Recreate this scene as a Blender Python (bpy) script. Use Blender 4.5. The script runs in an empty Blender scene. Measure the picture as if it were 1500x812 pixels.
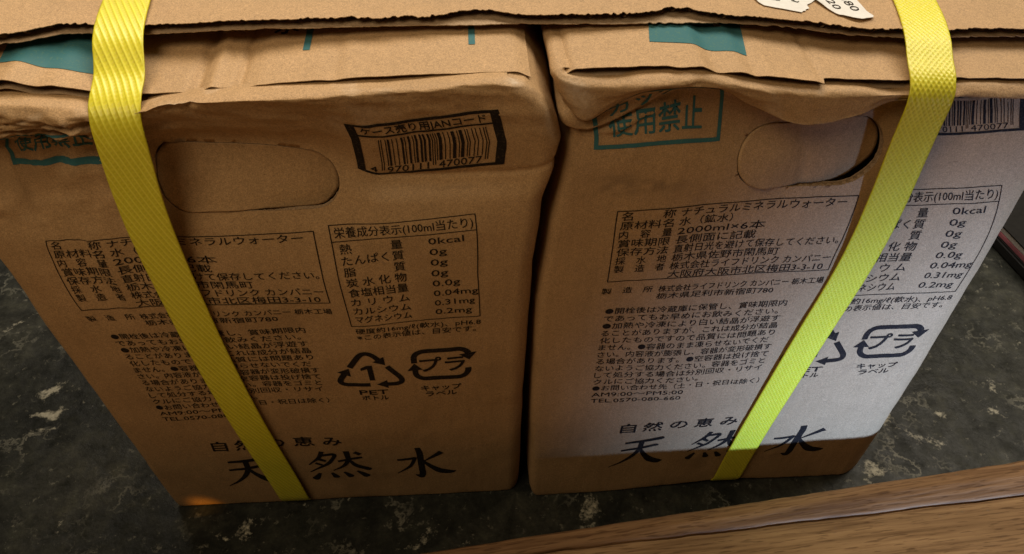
import bpy, bmesh, math, random
import numpy as np
from mathutils import Vector, Matrix, Euler

random.seed(7)
S = bpy.context.scene
COL = S.collection

# ------------------------------------------------------------------ camera
cam_d = bpy.data.cameras.new("camera")
cam = bpy.data.objects.new("camera", cam_d)
COL.objects.link(cam)
cam.location = (-0.02215, -0.21678, 0.42038)
cam.rotation_euler = (0.760296, -0.014165, -0.062753)
cam_d.sensor_width = 36.0
cam_d.lens = 25.99
cam_d.clip_start = 0.01
cam_d.clip_end = 60
S.camera = cam

# ------------------------------------------------------------------ world
W_ = bpy.data.worlds.new("World")
S.world = W_
W_.use_nodes = True
bg = W_.node_tree.nodes["Background"]
bg.inputs[0].default_value = (1.0, 0.66, 0.36, 1)
bg.inputs[1].default_value = 0.042

# ------------------------------------------------------------------ lamps
def aim(o, tgt):
    d = Vector(tgt) - o.location
    o.rotation_euler = d.to_track_quat('-Z', 'Y').to_euler()

def area(name, loc, tgt, size, power, colour):
    l = bpy.data.lights.new(name, 'AREA')
    if isinstance(size, tuple): l.shape = 'RECTANGLE'; l.size, l.size_y = size
    else: l.shape = 'DISK'; l.size = size
    l.energy = power; l.color = colour
    o = bpy.data.objects.new(name, l); COL.objects.link(o)
    o.location = loc; aim(o, tgt)
    return o

def spot(name, loc, tgt, cone, blend, radius, power, colour):
    l = bpy.data.lights.new(name, 'SPOT')
    l.spot_size = math.radians(cone); l.spot_blend = blend
    l.shadow_soft_size = radius; l.energy = power; l.color = colour
    o = bpy.data.objects.new(name, l); COL.objects.link(o)
    o.location = loc; aim(o, tgt)
    return o

area("ceiling_lamp", (0.40, 1.05, 1.9), (0, 0.05, 0.25), (3.2, 0.8), 68, (1.0, 0.90, 0.74))
area("front_fill", (-0.25, -0.23, 0.72), (-.10, 0.0, 0.2), 0.30, 1.20, (1.0, 0.80, 0.53))  # added fill for the carton fronts, stands in for room bounce
spot("doorway_light", (0.50, -1.25, 0.21), (0.240, 0, 0.092), 16.6, 1.0, 0.06, 195, (0.265, 0.46, 0.95))
spot("gleam_lamp", (-0.42, -0.62, 0.46), (-0.187, -0.001, 0.003), 1.5, 1.0, 0.004, 16, (1.0, 0.42, 0.04))

S.view_settings.view_transform = 'Standard'
S.view_settings.look = 'None'
S.view_settings.exposure = 0
S.view_settings.gamma = 1
S.view_settings.use_curve_mapping = False
S.render.engine = 'CYCLES'
S.cycles.max_bounces = 6

#CORE_BEGIN
# ------------------------------------------------------------------ numerics
def hash2(ix, iy, seed):
    h = np.sin(ix * 127.1 + iy * 311.7 + seed * 74.7) * 43758.5453
    return h - np.floor(h)

def vnoise(x, y, seed=0):
    x = np.asarray(x, float); y = np.asarray(y, float)
    ix = np.floor(x); iy = np.floor(y); fx = x - ix; fy = y - iy
    fx = fx * fx * (3 - 2 * fx); fy = fy * fy * (3 - 2 * fy)
    a = hash2(ix, iy, seed); b = hash2(ix + 1, iy, seed)
    c = hash2(ix, iy + 1, seed); d = hash2(ix + 1, iy + 1, seed)
    return (a * (1 - fx) + b * fx) * (1 - fy) + (c * (1 - fx) + d * fx) * fy

def fbm(x, y, seed=0, octs=4):
    s = 0; a = 0.5
    for k in range(octs):
        s = s + a * (vnoise(x, y, seed + k * 13) - 0.5) * 2
        a *= 0.5; x = np.asarray(x) * 2.03; y = np.asarray(y) * 2.03
    return s

def ridged(x, y, seed=0, octs=3):
    s = 0; a = 0.5
    for k in range(octs):
        s = s + a * (1 - 2 * np.abs(vnoise(x, y, seed + k * 17) - 0.5) * 2)
        a *= 0.5; x = np.asarray(x) * 1.9; y = np.asarray(y) * 1.9
    return s

def sstep(a, b, x):
    t = np.clip((np.asarray(x, float) - a) / (b - a), 0, 1)
    return t * t * (3 - 2 * t)

def pchip(xk, yk, x):
    """monotone cubic; yk is (n,) or (n, N) with x of shape (N,)"""
    xk = np.asarray(xk, float); x = np.asarray(x, float)
    yk = np.asarray(yk, float)
    if yk.ndim == 1: yk = np.repeat(yk[:, None], x.size, 1)
    sh = x.shape; x = np.clip(x.ravel(), xk[0], xk[-1])
    h = np.diff(xk)[:, None]; d = np.diff(yk, axis=0) / h
    m = np.zeros_like(yk)
    prod = d[:-1] * d[1:]
    w1 = 2 * h[1:] + h[:-1]; w2 = h[1:] + 2 * h[:-1]
    with np.errstate(divide='ignore', invalid='ignore'):
        mm = (w1 + w2) / (w1 / d[:-1] + w2 / d[1:])
    m[1:-1] = np.where(prod > 0, np.nan_to_num(mm), 0)
    m[0] = d[0]; m[-1] = d[-1]
    i = np.clip(np.searchsorted(xk, x, side='right') - 1, 0, len(xk) - 2)
    j = np.arange(x.size)
    hh = h[i, 0]; t = (x - xk[i]) / hh
    y = ((1 + 2 * t) * (1 - t) ** 2 * yk[i, j] + t * (1 - t) ** 2 * hh * m[i, j]
         + t * t * (3 - 2 * t) * yk[i + 1, j] + t * t * (t - 1) * hh * m[i + 1, j])
    return y.reshape(sh)

WB = 0.205           # width of a carton front
DB = 0.30            # depth

class Carton:
    pass

LC = Carton()
LC.x0, LC.y0, LC.yaw, LC.lean = -0.205, 0.0, 0.0, math.radians(-1.37)
LC.rl, LC.rr = 0.006, 0.008
LC.seed = 3
LC.rowv = [0, .004, .03, .08, .13, .18, .22, .238, .2525, .266, .284, .2915, .301]
LC.uk = [0, .030, .055, .068, .085, .104, .130, .146, .164, .195, .205]
_n = len(LC.uk)
LC.off = [
 [-.005]*_n, [-.0008]*_n,
 [0]*_n,
 [0, .0006, .001, .0012, .0014, .0016, .0016, .0014, .0012, .0003, 0],
 [0, .001, .0016, .002, .0022, .0024, .0024, .0022, .0018, .0005, 0],
 [0, .0008, .0016, .0018, .002, .002, .002, .002, .0016, .0005, 0],
 [-.0005, -.001, -.0015, -.002, -.0025, -.0025, -.002, -.0014, -.0004, -.0004, 0],
 [-.003, -.0055, -.0065, -.007, -.008, -.008, -.008, -.006, -.005, -.0022, -.001],
 [-.006, -.009, -.011, -.012, -.0135, -.0135, -.013, -.012, -.0105, -.0050, -.001],
 [-.001, -.001, -.002, -.006, -.0075, -.0075, -.0075, -.007, -.006, -.002, .0005],
 [.002, .001, .001, -.002, -.0015, -.0015, -.0015, -.002, -.002, -.0025, -.003],
 [-.003, -.003, -.003, -.005, -.005, -.005, -.005, -.005, -.005, -.006, -.008],
 [-.013]*_n]
LC.zz = [
 [.0025]*_n, [.0012]*_n, [.03]*_n, [.08]*_n, [.13]*_n, [.18]*_n, [.22]*_n,
 [.238]*6 + [.237, .2335, .2345, .237, .239],
 [.2665, .2665, .2660, .262, .2605, .2590, .2535, .2435, .2445, .2490, .2525],
 [.272, .272, .2718, .270, .272, .271, .270, .266, .267, .270, .270],
 [.280, .280, .2795, .279, .2835, .2845, .2848, .2852, .286, .2875, .2865],
 [.2855, .2850, .2830, .2800, .2832, .2848, .2855, .2860, .2868, .2885, .2875],
 [.2848, .2845, .2822, .2792, .2820, .2838, .2848, .2852, .2860, .2875, .2868]]
LC.dxr = ([0, .1, .2, .235, .25, .263, .277, .290], [.002, .002, .0035, .0072, .0105, .0112, .0062, -.001])
LC.dxl = ([0, .2, .25, .28, .30], [-.001, -.001, -.002, -.003, -.002])

RC = Carton()
RC.x0, RC.y0, RC.yaw, RC.lean = 0.01222, -0.00444, math.radians(1.005), math.radians(1.2)
RC.rl, RC.rr = 0.0045, 0.018
RC.seed = 11
RC.rowv = [0, .004, .03, .08, .13, .18, .22, .245, .262, .276, .289, .301, .309, .318]
RC.uk = [0, .006, .018, .030, .044, .054, .067, .088, .107, .119, .140, .165, .205]
_n = len(RC.uk)
RC.off = [
 [-.005]*_n, [-.0008]*_n,
 [0]*_n,
 [0, .0003, .0006, .001, .0012, .0014, .0016, .0016, .0014, .0012, .001, .0006, 0],
 [0, .0003, .0008, .0012, .0016, .0018, .002, .002, .002, .0018, .0014, .001, 0],
 [0, .0004, .001, .0014, .0016, .0018, .002, .002, .002, .0018, .0014, .001, 0],
 [0, .0002, .0005, .0006, .0004, 0, -.0005, -.0005, 0, 0, 0, 0, 0],
 [0, 0, 0, -.0005, -.0008, -.0015, -.002, -.003, -.0035, -.003, -.0015, -.001, -.001],
 [-.001, -.002, -.002, -.0025, -.0035, -.005, -.007, -.008, -.008, -.0065, -.005, -.0045, -.004],
 [.001, -.003, -.004, -.005, -.006, -.007, -.009, -.010, -.009, -.008, -.007, -.007, -.007],
 [.0005, .0018, .001, .0005, 0, .0003, .0015, .0045, .0030, .001, -.001, -.001, -.001],
 [.0010, .0024, .0034, .004, .004, .004, .004, .004, .003, .002, .003, .003, .002],
 [-.003, -.001, -.001, -.001, -.001, -.001, -.001, -.001, -.001, -.002, -.002, -.002, -.004],
 [-.011]*_n]
RC.zz = [
 [.0022, .0018, .0016, .0016, .0018, .002, .0024, .0040, .0058, .0062, .0040, .0030, .0028], [.0010, .0008, .0008, .0008, .0008, .001, .0016, .0032, .0050, .0054, .0030, .0018, .0014], [.03]*_n, [.08]*_n, [.13]*_n, [.18]*_n, [.22]*_n,
 [.245]*_n,
 [.262, .262, .262, .262, .262, .261, .260, .259, .260, .262, .261, .261, .261],
 [.271, .2685, .272, .276, .278, .2785, .273, .268, .269, .271, .272, .272, .272],
 [.276, .2705, .277, .281, .2815, .2808, .2735, .267, .270, .273, .274, .2735, .270],
 [.2845, .2832, .2832, .2845, .285, .284, .2815, .2775, .2765, .2765, .276, .2745, .272],
 [.288, .2865, .2855, .2865, .287, .286, .283, .280, .2785, .2765, .279, .278, .277],
 [.2865, .286, .2845, .2855, .286, .285, .282, .2785, .2775, .2755, .278, .277, .276]]
RC.dxl = ([0, .01, .1, .172, .221, .245, .261, .274, .287], [-.003, -.0045, -.006, -.0065, -.0025, .0010, .0020, .0010, -.005])
RC.dxr = ([0, .1, .2, .24, .30], [0.004, .003, -.001, -.002, -.003])

def crumple(c, u, v):
    """small-scale creasing of the front panel, in metres along its normal"""
    d = .00002 * np.sin(u * 1013) + 0.0007 * fbm(u * 28, v * 22, c.seed) + 0.00022 * fbm(u * 150, v * 60, c.seed + 5) * sstep(.0, .02, u) * (1 - sstep(WB - .02, WB, u)) + .00030 * (ridged(u * 40 + v * 12, v * 30 - u * 9, c.seed + 9, 2) - .4)
    mr = sstep(c.rowv[-5], c.rowv[-4], v) * (1 - sstep(c.rowv[-2] - .003, c.rowv[-2], v))
    d = d + mr * (.00085 * (ridged(u * 62 + v * 40, v * 120, c.seed + 80, 3) - .42) + .00030 * fbm(u * 190, v * 130, c.seed + 90))
    if c is LC:
        m = sstep(.225, .262, v) * (1 - sstep(.282, .292, v)) * (1 - sstep(.055, .095, u))
        d = d + m * (0.0050 * (ridged(u * 62 + v * 30, v * 85, 21) - .45) + 0.0022 * (ridged(u * 150, v * 190, 4) - .45))
        m2 = sstep(.16, .22, v) * (1 - sstep(.245, .262, v)) * (1 - sstep(.05, .10, u))
        d = d + m2 * 0.0019 * (ridged(u * 55 + v * 6, v * 14, 8) - .45)
        # crease that runs right from the barcode
        w = v - (.2525 + .10 * np.clip(u - .19, 0, 1))
        d = d - .0008 * np.exp(-(w / .0011) ** 2) * sstep(.135, .15, u)
        m3 = np.exp(-((u - .088) / .009) ** 2) * sstep(.272, .28, v) * (1 - sstep(.29, .297, v))
        d = d + m3 * .0032 * fbm(u * 210, v * 160, 9)
    else:
        m = sstep(.262, .275, v) * (1 - sstep(.292, .302, v)) * sstep(.112, .128, u) * (1 - sstep(.165, .19, u))
        d = d + m * (0.0030 * (ridged(u * 70, v * 160, 5) - .45) + .0012 * fbm(u * 160, v * 190, 2))
        m = np.exp(-((u - .136) / .008) ** 2) * sstep(.294, .302, v) * (1 - sstep(.310, .316, v))
        d = d + m * .0030 * fbm(u * 150, v * 150, 3)
        # triangular buckle at the upper left corner
        w = v - (.2665 + .30 * np.abs(u - .0075) - .0006)
        m = 1 - sstep(.028, .048, u)
        d = d + m * (.0022 * sstep(-.0009, .0016, w) * (1 - sstep(.006, .016, w)) - .0009 * np.exp(-((w + .0012) / .0012) ** 2))
        # second sharp crease below the rim crossing the warning box
        w = v - (.262 + .23 * (u - .010) + .0012 * np.sin(u * 260))
        m = sstep(.008, .018, u) * (1 - sstep(.036, .050, u))
        d = d + m * .0010 * (sstep(-.0006, .0006, w) * (1 - sstep(.001, .006, w)))
        # long shallow flutes at the right, low down
        m = sstep(.135, .165, u) * (1 - sstep(.15, .20, v))
        d = d + m * .00035 * (ridged(u * 85 + v * 6, v * 5, 31) - .4)
        # step in the rim near the middle of the flap
        m = sstep(.293, .301, v)
        d = d + m * (-.0012 * sstep(.043, .047, u) * (1 - sstep(.047, .062, u)))
    return d

def surf(c, u, v, off=0.0):
    """front / side skin of a carton: paper coordinates to space"""
    u = np.asarray(u, float); v = np.asarray(v, float)
    u, v = np.broadcast_arrays(u, v); sh = u.shape
    u = u.ravel(); v = v.ravel()
    uc = np.clip(u, 0, WB)
    O = np.stack([pchip(c.uk, r, uc) for r in c.off]); Z = np.stack([pchip(c.uk, r, uc) for r in c.zz])
    over = np.maximum(np.maximum(-u, u - WB), 0)
    fade = 1 - 0.75 * sstep(.004, .04, over)
    o = pchip(c.rowv, O, v); z = pchip(c.rowv, Z, v)
    o = np.where((o < 0) & (v < c.rowv[-1] - .012) & (v > .01), o * fade, o)
    o = o + crumple(c, u, v) * fade + off
    # rounded vertical corners
    xl = np.zeros_like(u); yy = np.zeros_like(u); nx = np.zeros_like(u); ny = -np.ones_like(u)
    xl[:] = u
    rl, rr = c.rl, c.rr
    a = u - rl; k = a < 0
    ph = np.minimum(-a / rl, math.pi / 2)
    xl = np.where(k, rl - rl * np.sin(ph), xl)
    yy = np.where(k, rl * (1 - np.cos(ph)) + np.maximum(-a - rl * math.pi / 2, 0), yy)
    nx = np.where(k, -np.sin(ph), nx); ny = np.where(k, -np.cos(ph), ny)
    a = u - (WB - rr); k = a > 0
    ph = np.minimum(a / rr, math.pi / 2)
    xl = np.where(k, WB - rr + rr * np.sin(ph), xl)
    yy = np.where(k, rr * (1 - np.cos(ph)) + np.maximum(a - rr * math.pi / 2, 0), yy)
    nx = np.where(k, np.sin(ph), nx); ny = np.where(k, -np.cos(ph), ny)
    t = np.clip(u / WB, 0, 1)
    xl = xl + (1 - t) ** 2 * np.interp(z, *c.dxl) + t ** 2 * np.interp(z, *c.dxr)
    xl = xl + nx * o; yl = yy + ny * o + np.sin(c.lean) * z
    ca, sa = math.cos(c.yaw), math.sin(c.yaw)
    P = np.stack([c.x0 + xl * ca - yl * sa, c.y0 + xl * sa + yl * ca, z], -1)
    return P.reshape(sh + (3,))

def surf_n(c, u, v):
    e = 2e-4
    du = surf(c, u + e, v) - surf(c, u - e, v); dv = surf(c, u, v + e) - surf(c, u, v - e)
    n = np.cross(du, dv); n /= np.linalg.norm(n, axis=-1, keepdims=True) + 1e-12
    return n
#CORE_END

# ------------------------------------------------------------------ materials
class NT:
    def __init__(self, name):
        self.m = bpy.data.materials.new(name); self.m.use_nodes = True
        self.t = self.m.node_tree; self.b = self.t.nodes["Principled BSDF"]
    def n(self, typ, **kw):
        x = self.t.nodes.new(typ)
        for k, v in kw.items():
            if k.startswith('i_'):
                x.inputs[int(k[2:]) if k[2:].isdigit() else k[2:]].default_value = v
            else: setattr(x, k, v)
        return x
    def l(self, a, ao, b, bi): self.t.links.new(a.outputs[ao], b.inputs[bi])
    def coords(self, scale=(1, 1, 1)):
        g = self.n('ShaderNodeNewGeometry'); mp = self.n('ShaderNodeMapping')
        mp.inputs['Scale'].default_value = scale
        self.l(g, 'Position', mp, 'Vector'); return mp
    def noise(self, sc, detail=3, scale=(1, 1, 1), rough=.55):
        mp = self.coords(scale); x = self.n('ShaderNodeTexNoise')
        x.inputs['Scale'].default_value = sc; x.inputs['Detail'].default_value = detail
        x.inputs['Roughness'].default_value = rough
        self.l(mp, 0, x, 'Vector'); return x
    def ramp(self, src, stops, out='Fac'):
        r = self.n('ShaderNodeValToRGB'); e = r.color_ramp.elements
        while len(e) < len(stops): e.new(.5)
        for k, (p, c) in enumerate(stops):
            e[k].position = p; e[k].color = (*c, 1) if len(c) == 3 else c
        self.l(src, out, r, 0); return r
    def mix(self, fac, a, b, mode='MIX'):
        x = self.n('ShaderNodeMix', data_type='RGBA', blend_type=mode)
        for sock, val in ((0, fac), (6, a), (7, b)):
            if isinstance(val, tuple) and hasattr(val[0], 'outputs'): self.t.links.new(val[0].outputs[val[1]], x.inputs[sock])
            elif isinstance(val, (int, float)): x.inputs[sock].default_value = val
            else: x.inputs[sock].default_value = (*val, 1)
        return x
    def bump(self, src, out, strength, dist, prev=None):
        x = self.n('ShaderNodeBump'); x.inputs['Strength'].default_value = strength
        x.inputs['Distance'].default_value = dist
        self.l(src, out, x, 'Height')
        if prev: self.l(prev, 0, x, 'Normal')
        self.l(x, 0, self.b, 'Normal'); return x

def cardboard(name, base=(.47, .292, .142), rough=.62, dirt=.10):
    t = NT(name)
    grain = t.noise(2300, 2); grain2 = t.noise(760, 3); cloud = t.noise(24, 3)
    fib = t.noise(260, 2, (1, 1, .10))
    d = tuple(x * .76 for x in base); l = tuple(min(x * 1.20, 1) for x in base)
    c1 = t.ramp(grain, [(.34, d), (.66, l)])
    c2 = t.ramp(grain2, [(.30, (.84, .83, .81)), (.62, (1.04, 1.04, 1.04))])
    m = t.mix(.75, (c1, 0), (c2, 0), 'MULTIPLY')
    c3 = t.ramp(cloud, [(.3, (1 - dirt, 1 - dirt, 1 - dirt * 1.1)), (.7, (1.04, 1.04, 1.04))])
    m2 = t.mix(.9, (m, 2), (c3, 0), 'MULTIPLY')
    c4 = t.ramp(fib, [(.30, (.93, .93, .92)), (.60, (1, 1, 1))])
    m3 = t.mix(.8, (m2, 2), (c4, 0), 'MULTIPLY')
    # sparse dark fibre specks
    sp = t.noise(700, 1); s = t.ramp(sp, [(.22, (.62, .58, .52)), (.27, (1, 1, 1))])
    m4 = t.mix(.7, (m3, 2), (s, 0), 'MULTIPLY')
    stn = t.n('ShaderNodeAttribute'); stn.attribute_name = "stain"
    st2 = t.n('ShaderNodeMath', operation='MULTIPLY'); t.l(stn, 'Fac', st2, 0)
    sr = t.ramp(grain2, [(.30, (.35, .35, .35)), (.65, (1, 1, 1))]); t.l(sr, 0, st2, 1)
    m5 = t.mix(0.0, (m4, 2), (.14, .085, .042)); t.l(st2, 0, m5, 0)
    wr = t.n('ShaderNodeAttribute'); wr.attribute_name = "wear"
    w2 = t.n('ShaderNodeMath', operation='MULTIPLY'); t.l(wr, 'Fac', w2, 0); t.l(sr, 0, w2, 1)
    m6 = t.mix(0.0, (m5, 2), (.58, .46, .34)); t.l(w2, 0, m6, 0)
    t.l(m6, 2, t.b, 'Base Color')
    t.b.inputs['Roughness'].default_value = rough
    t.b.inputs['Specular IOR Level'].default_value = .35
    b = t.bump(grain2, 'Fac', .35, .0004); b = t.bump(fib, 'Fac', .25, .0006, b)
    t.bump(grain, 'Fac', .25, .0002, b)
    return t.m

def ink(name, col, worn):
    t = NT(name)
    g = t.noise(1300, 2); r = t.ramp(g, [(.32, (1, 1, 1)), (.46, (0, 0, 0))])
    c = t.mix(0.0, col, worn); t.b.inputs['Specular IOR Level'].default_value = .12; t.l(r, 0, c, 0)
    t.l(c, 2, t.b, 'Base Color'); t.b.inputs['Roughness'].default_value = .55
    return t.m

def plain(name, col, rough=.5, nscale=200, var=.12, bump=0):
    t = NT(name); g = t.noise(nscale, 3)
    r = t.ramp(g, [(.3, tuple(x * (1 - var) for x in col)), (.7, tuple(min(1, x * (1 + var)) for x in col))])
    t.l(r, 0, t.b, 'Base Color'); t.b.inputs['Roughness'].default_value = rough
    if rough > .9: t.b.inputs['Specular IOR Level'].default_value = .08
    if bump: t.bump(g, 'Fac', .4, bump)
    return t.m

M_CARD = cardboard("kraft_cardboard")
M_CARD2 = cardboard("kraft_cardboard_flap", (.485, .305, .152))
M_LINER = cardboard("inner_liner", (.40, .275, .165), .8)
M_FLUTE = cardboard("flute_paper", (.30, .205, .125), .9)
M_BLACK = ink("black_ink", (.014, .0105, .0085), (.055, .038, .024))
M_TEAL = ink("teal_ink", (.045, .150, .168), (.07, .17, .15))

# ------------------------------------------------------------------ object helpers
def link(name, me, mat, parent=None, smooth=True):
    if mat and not me.materials: me.materials.append(mat)
    o = bpy.data.objects.new(name, me); COL.objects.link(o)
    if parent: o.parent = parent
    if smooth: me.shade_smooth()
    return o

def mesh(name, verts, faces, mat, parent=None, smooth=True):
    me = bpy.data.meshes.new(name)
    me.from_pydata([tuple(map(float, p)) for p in verts], [], [tuple(int(i) for i in f) for f in faces])
    me.validate(); me.update()
    return link(name, me, mat, parent, smooth)

def grid_faces(nu, nv, loop=False, base=0):
    """index of (i_v, i_u) = base + i_v*nu + i_u"""
    a = np.arange(nu if loop else nu - 1); b = np.arange(nv - 1)
    A, B = np.meshgrid(a, b); A2 = (A + 1) % nu
    return np.stack([base + B * nu + A, base + B * nu + A2, base + (B + 1) * nu + A2, base + (B + 1) * nu + A], -1).reshape(-1, 4)

def tag(o, label, cat, group=None, kind=None):
    if label: o['label'] = label
    if cat: o['category'] = cat
    if group: o['group'] = group
    if kind: o['kind'] = kind
    return o

def thing(name, label, cat, loc=(0, 0, 0), group=None):
    o = bpy.data.objects.new(name, None); COL.objects.link(o); o.location = loc
    o.empty_display_size = .05
    return tag(o, label, cat, group)

# ------------------------------------------------------------------ cartons: body, handle hole, handle flap
LC.hole = (.0997, .2429, .0310, .0095); RC.hole = (.0972, .2485, .0290, .0146)

def stadium_sd(c, u, v):
    cu, cv, L, R = c.hole
    du = np.maximum(np.abs(u - cu) - (L - R), 0) * np.sign(u - cu); dv = v - cv
    d = np.sqrt(du ** 2 + dv ** 2) + 1e-9
    return d - R, du / d, dv / d

def stadium_pts(c, n, inset=0.0, scale=1.0):
    cu, cv, L, R = c.hole; L -= inset; R -= inset
    s = np.linspace(0, 1, n, endpoint=False); st = 2 * (L - R); per = 2 * st + 2 * math.pi * R
    d = s * per; U = np.zeros(n); V = np.zeros(n)
    for k, q in enumerate(d):
        if q < st: U[k], V[k] = -st / 2 + q, -R
        elif q < st + math.pi * R:
            a = -math.pi / 2 + (q - st) / R; U[k], V[k] = st / 2 + R * math.cos(a), R * math.sin(a)
        elif q < 2 * st + math.pi * R: U[k], V[k] = st / 2 - (q - st - math.pi * R), R
        else:
            a = math.pi / 2 + (q - 2 * st - math.pi * R) / R; U[k], V[k] = -st / 2 + R * math.cos(a), R * math.sin(a)
    return cu + U * scale, cv + V * scale

def build_body(c, parent):
    h = .00115
    uu = np.concatenate([np.linspace(-.30, -.012, 40)[:-1], np.linspace(-.012, .012, 34)[:-1], np.arange(.012, WB - .03, h),
                         np.linspace(WB - .03, WB + .014, 48), np.linspace(WB + .014, WB + .30, 40)[1:]])
    vv = np.concatenate([[0, .0008, .0018, .0030], np.arange(.0042, .20, .0022), np.arange(.20, c.rowv[-1], .00095), [c.rowv[-1]]])
    U, V = np.meshgrid(uu, vv)
    sd, gx, gy = stadium_sd(c, U, V)
    rag = .00022 * vnoise(U * 900, V * 900, c.seed)
    near = (np.abs(sd) < .75 * h)
    U2 = np.where(near, U - gx * (sd - rag), U); V2 = np.where(near, V - gy * (sd - rag), V)
    P = surf(c, U2, V2).reshape(-1, 3)
    F = grid_faces(len(uu), len(vv), True)
    cc = sd.ravel()[F].mean(1)
    nearv = near.ravel()
    inside = (np.where(nearv, 0, sd.ravel())[F].mean(1) < -1e-7) | ((nearv[F].all(1)) & (cc < 0))
    F = F[~inside]
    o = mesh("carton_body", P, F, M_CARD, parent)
    g = lambda u0, v0, a, b: np.exp(-((U - u0) / a) ** 2 - ((V - v0) / b) ** 2)
    blot = sstep(-.25, .35, fbm(U * 180, V * 260, c.seed + 40))
    if c is RC:
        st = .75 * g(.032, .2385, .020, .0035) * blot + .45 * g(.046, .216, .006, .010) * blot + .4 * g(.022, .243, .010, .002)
        we = .9 * g(.0065, .300, .004, .006) + .35 * g(.004, .285, .003, .012) * blot
    else:
        st = .35 * g(.17, .246, .02, .0012) * blot + .3 * g(.03, .245, .02, .012) * blot
        we = .9 * g(.2015, .2885, .0045, .005) + .45 * g(.2035, .272, .002, .016) * sstep(.0, .4, fbm(U * 500, V * 90, 6)) + .6 * g(.088, .284, .007, .005) * blot + .5 * g(.045, .282, .016, .006) * sstep(.1, .4, fbm(U * 220, V * 300, 9))
    st = st + .22 * sstep(.30, .62, fbm(U * 42, V * 34, c.seed + 60)) * (U > -.01) * (U < WB + .01)
    we = we + .30 * sstep(.22, .5, fbm(U * 110, V * 70, c.seed + 70)) * sstep(c.rowv[-4] - .006, c.rowv[-4] + .002, V)
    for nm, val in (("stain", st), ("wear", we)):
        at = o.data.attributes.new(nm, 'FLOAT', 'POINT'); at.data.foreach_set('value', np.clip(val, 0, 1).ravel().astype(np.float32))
    return o

def build_hole_edge(c, parent):
    n = 520
    u, v = stadium_pts(c, n)
    s = np.arange(n)
    flute = np.clip(1.4 * np.sin(s * 2 * math.pi / 10 + 1.5 * vnoise(s / 30., s * 0, 2)), -.6, 1)
    rows = []
    cu, cv, L, R = c.hole
    sd, gx, gy = stadium_sd(c, u, v)
    N = surf_n(c, u, v)
    base_rag = .00018 * (vnoise(s / 3., s * 0., 4) - .3)
    for dep, out in ((-.0001, 0), (.0005, 0), (.0005, 1), (.0027, 1), (.0027, 0), (.0033, 0)):
        w = base_rag + (out * (.0006 + .0009 * np.maximum(flute, 0)) if out else 0)
        rows.append(surf(c, u + gx * w, v + gy * w) - N * dep)
    P = np.concatenate(rows)
    return mesh("hole_edge", P, grid_faces(n, 6, True)[:, ::-1], M_LINER, parent, False)

def build_handle_flap(c, parent):
    n, k = 220, 22
    ub, vb = stadium_pts(c, n, .00016)
    sn = np.arange(n)
    jag = 1 - .006 * vnoise(sn / 2.5, sn * 0., 6) - .004 * vnoise(sn / 9., sn * 0., 7)
    cu, cv, L, R = c.hole
    U = []; V = []
    for i in range(k):
        r = (i + .02) / (k - 1 + .02)
        q = r * (1 + (jag - 1) * r ** 6)
        U.append(cu + (ub - cu) * q); V.append(cv + (vb - cv) * q)
    U = np.array(U); V = np.array(V)
    t = np.clip((cv + R - V) / (2 * R), 0, 1); w = (U - cu + L) / (2 * L)
    if c is LC:
        dep = .0001 + t * (.0003 + .0026 * sstep(.3, .8, w)) + .0018 * sstep(.8, 1, w) - .0012 * np.exp(-((w - .35) / .3) ** 2) * t
    else:
        dep = -.0004 + t * (.0002 + .0042 * sstep(.2, .95, w)) + .0032 * sstep(.62, 1, w) - .0015 * np.exp(-((w - .22) / .16) ** 2) * t
        dep = dep + .0007 * np.exp(-((w - .42 - .1 * t) / .05) ** 2)
    N = surf_n(c, U.ravel(), V.ravel()).reshape(U.shape + (3,))
    P = surf(c, U, V) - N * dep[..., None]
    Q = P[-1] - N[-1] * .0008; Q2 = P[-1] - N[-1] * .0030
    allP = np.concatenate([P.reshape(-1, 3), Q, Q2])
    F = grid_faces(n, k + 2, True)
    # centre cap
    F = list(map(tuple, F)) + [tuple(range(n))[::-1]]
    return mesh("handle_flap", allP, F, M_CARD, parent)

# ------------------------------------------------------------------ print on the cartons
TP_L = [(22.5,228.0,-0.1,-2.1), (124.0,228.0,-3.3,-2.2), (22.5,187.0,-4.3,-2.6), (124.0,187.0,-2.5,-2.9), (129.5,230.5,-3.9,-5.0), (184.5,230.5,-4.6,2.5), (129.5,169.0,-1.3,0.1), (184.5,169.0,-1.7,3.1), (129.5,222.0,-3.3,-4.0), (184.5,222.0,-3.4,2.0), (184.5,195.0,-1.9,3.0), (25.5,166.0,2.0,2.2), (110.0,166.5,-1.8,3.2), (25.5,109.5,1.7,2.2), (24.0,97.0,1.5,1.8), (21.0,180.5,3.8,1.3), (123.0,180.8,-1.3,2.0), (57.5,44.0,-3.6,-3.5), (102.0,44.0,2.2,0.7), (149.0,44.0,-0.8,-3.5), (74.0,70.5,0.4,3.8), (132.0,133.5,-0.0,3.3), (168.0,135.5,-3.4,4.4), (131.0,117.0,0.3,3.8), (166.5,116.5,-2.4,2.8), (156.0,161.0,-2.4,5.1), (183.0,163.2,0.1,4.7), (143.5,256.0,-5.6,-5.6), (194.5,256.0,-7.8,0.5), (143.5,277.0,-6.8,-8.9), (194.5,277.0,-4.5,-4.8), (150.0,258.6,-7.8,-3.5), (189.0,260.0,-8.4,-2.0), (170.0,260.0,-6.9,-2.5), (11.5,257.0,14.4,-9.4), (35.0,257.0,2.4,-10.4), (52.0,257.0,-1.6,-10.4), (17.0,266.0,12.5,-15.9), (50.5,266.0,2.2,-16.4), (0.0,0.0,0.0,0.0), (205.0,0.0,0.0,0.0)]
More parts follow.
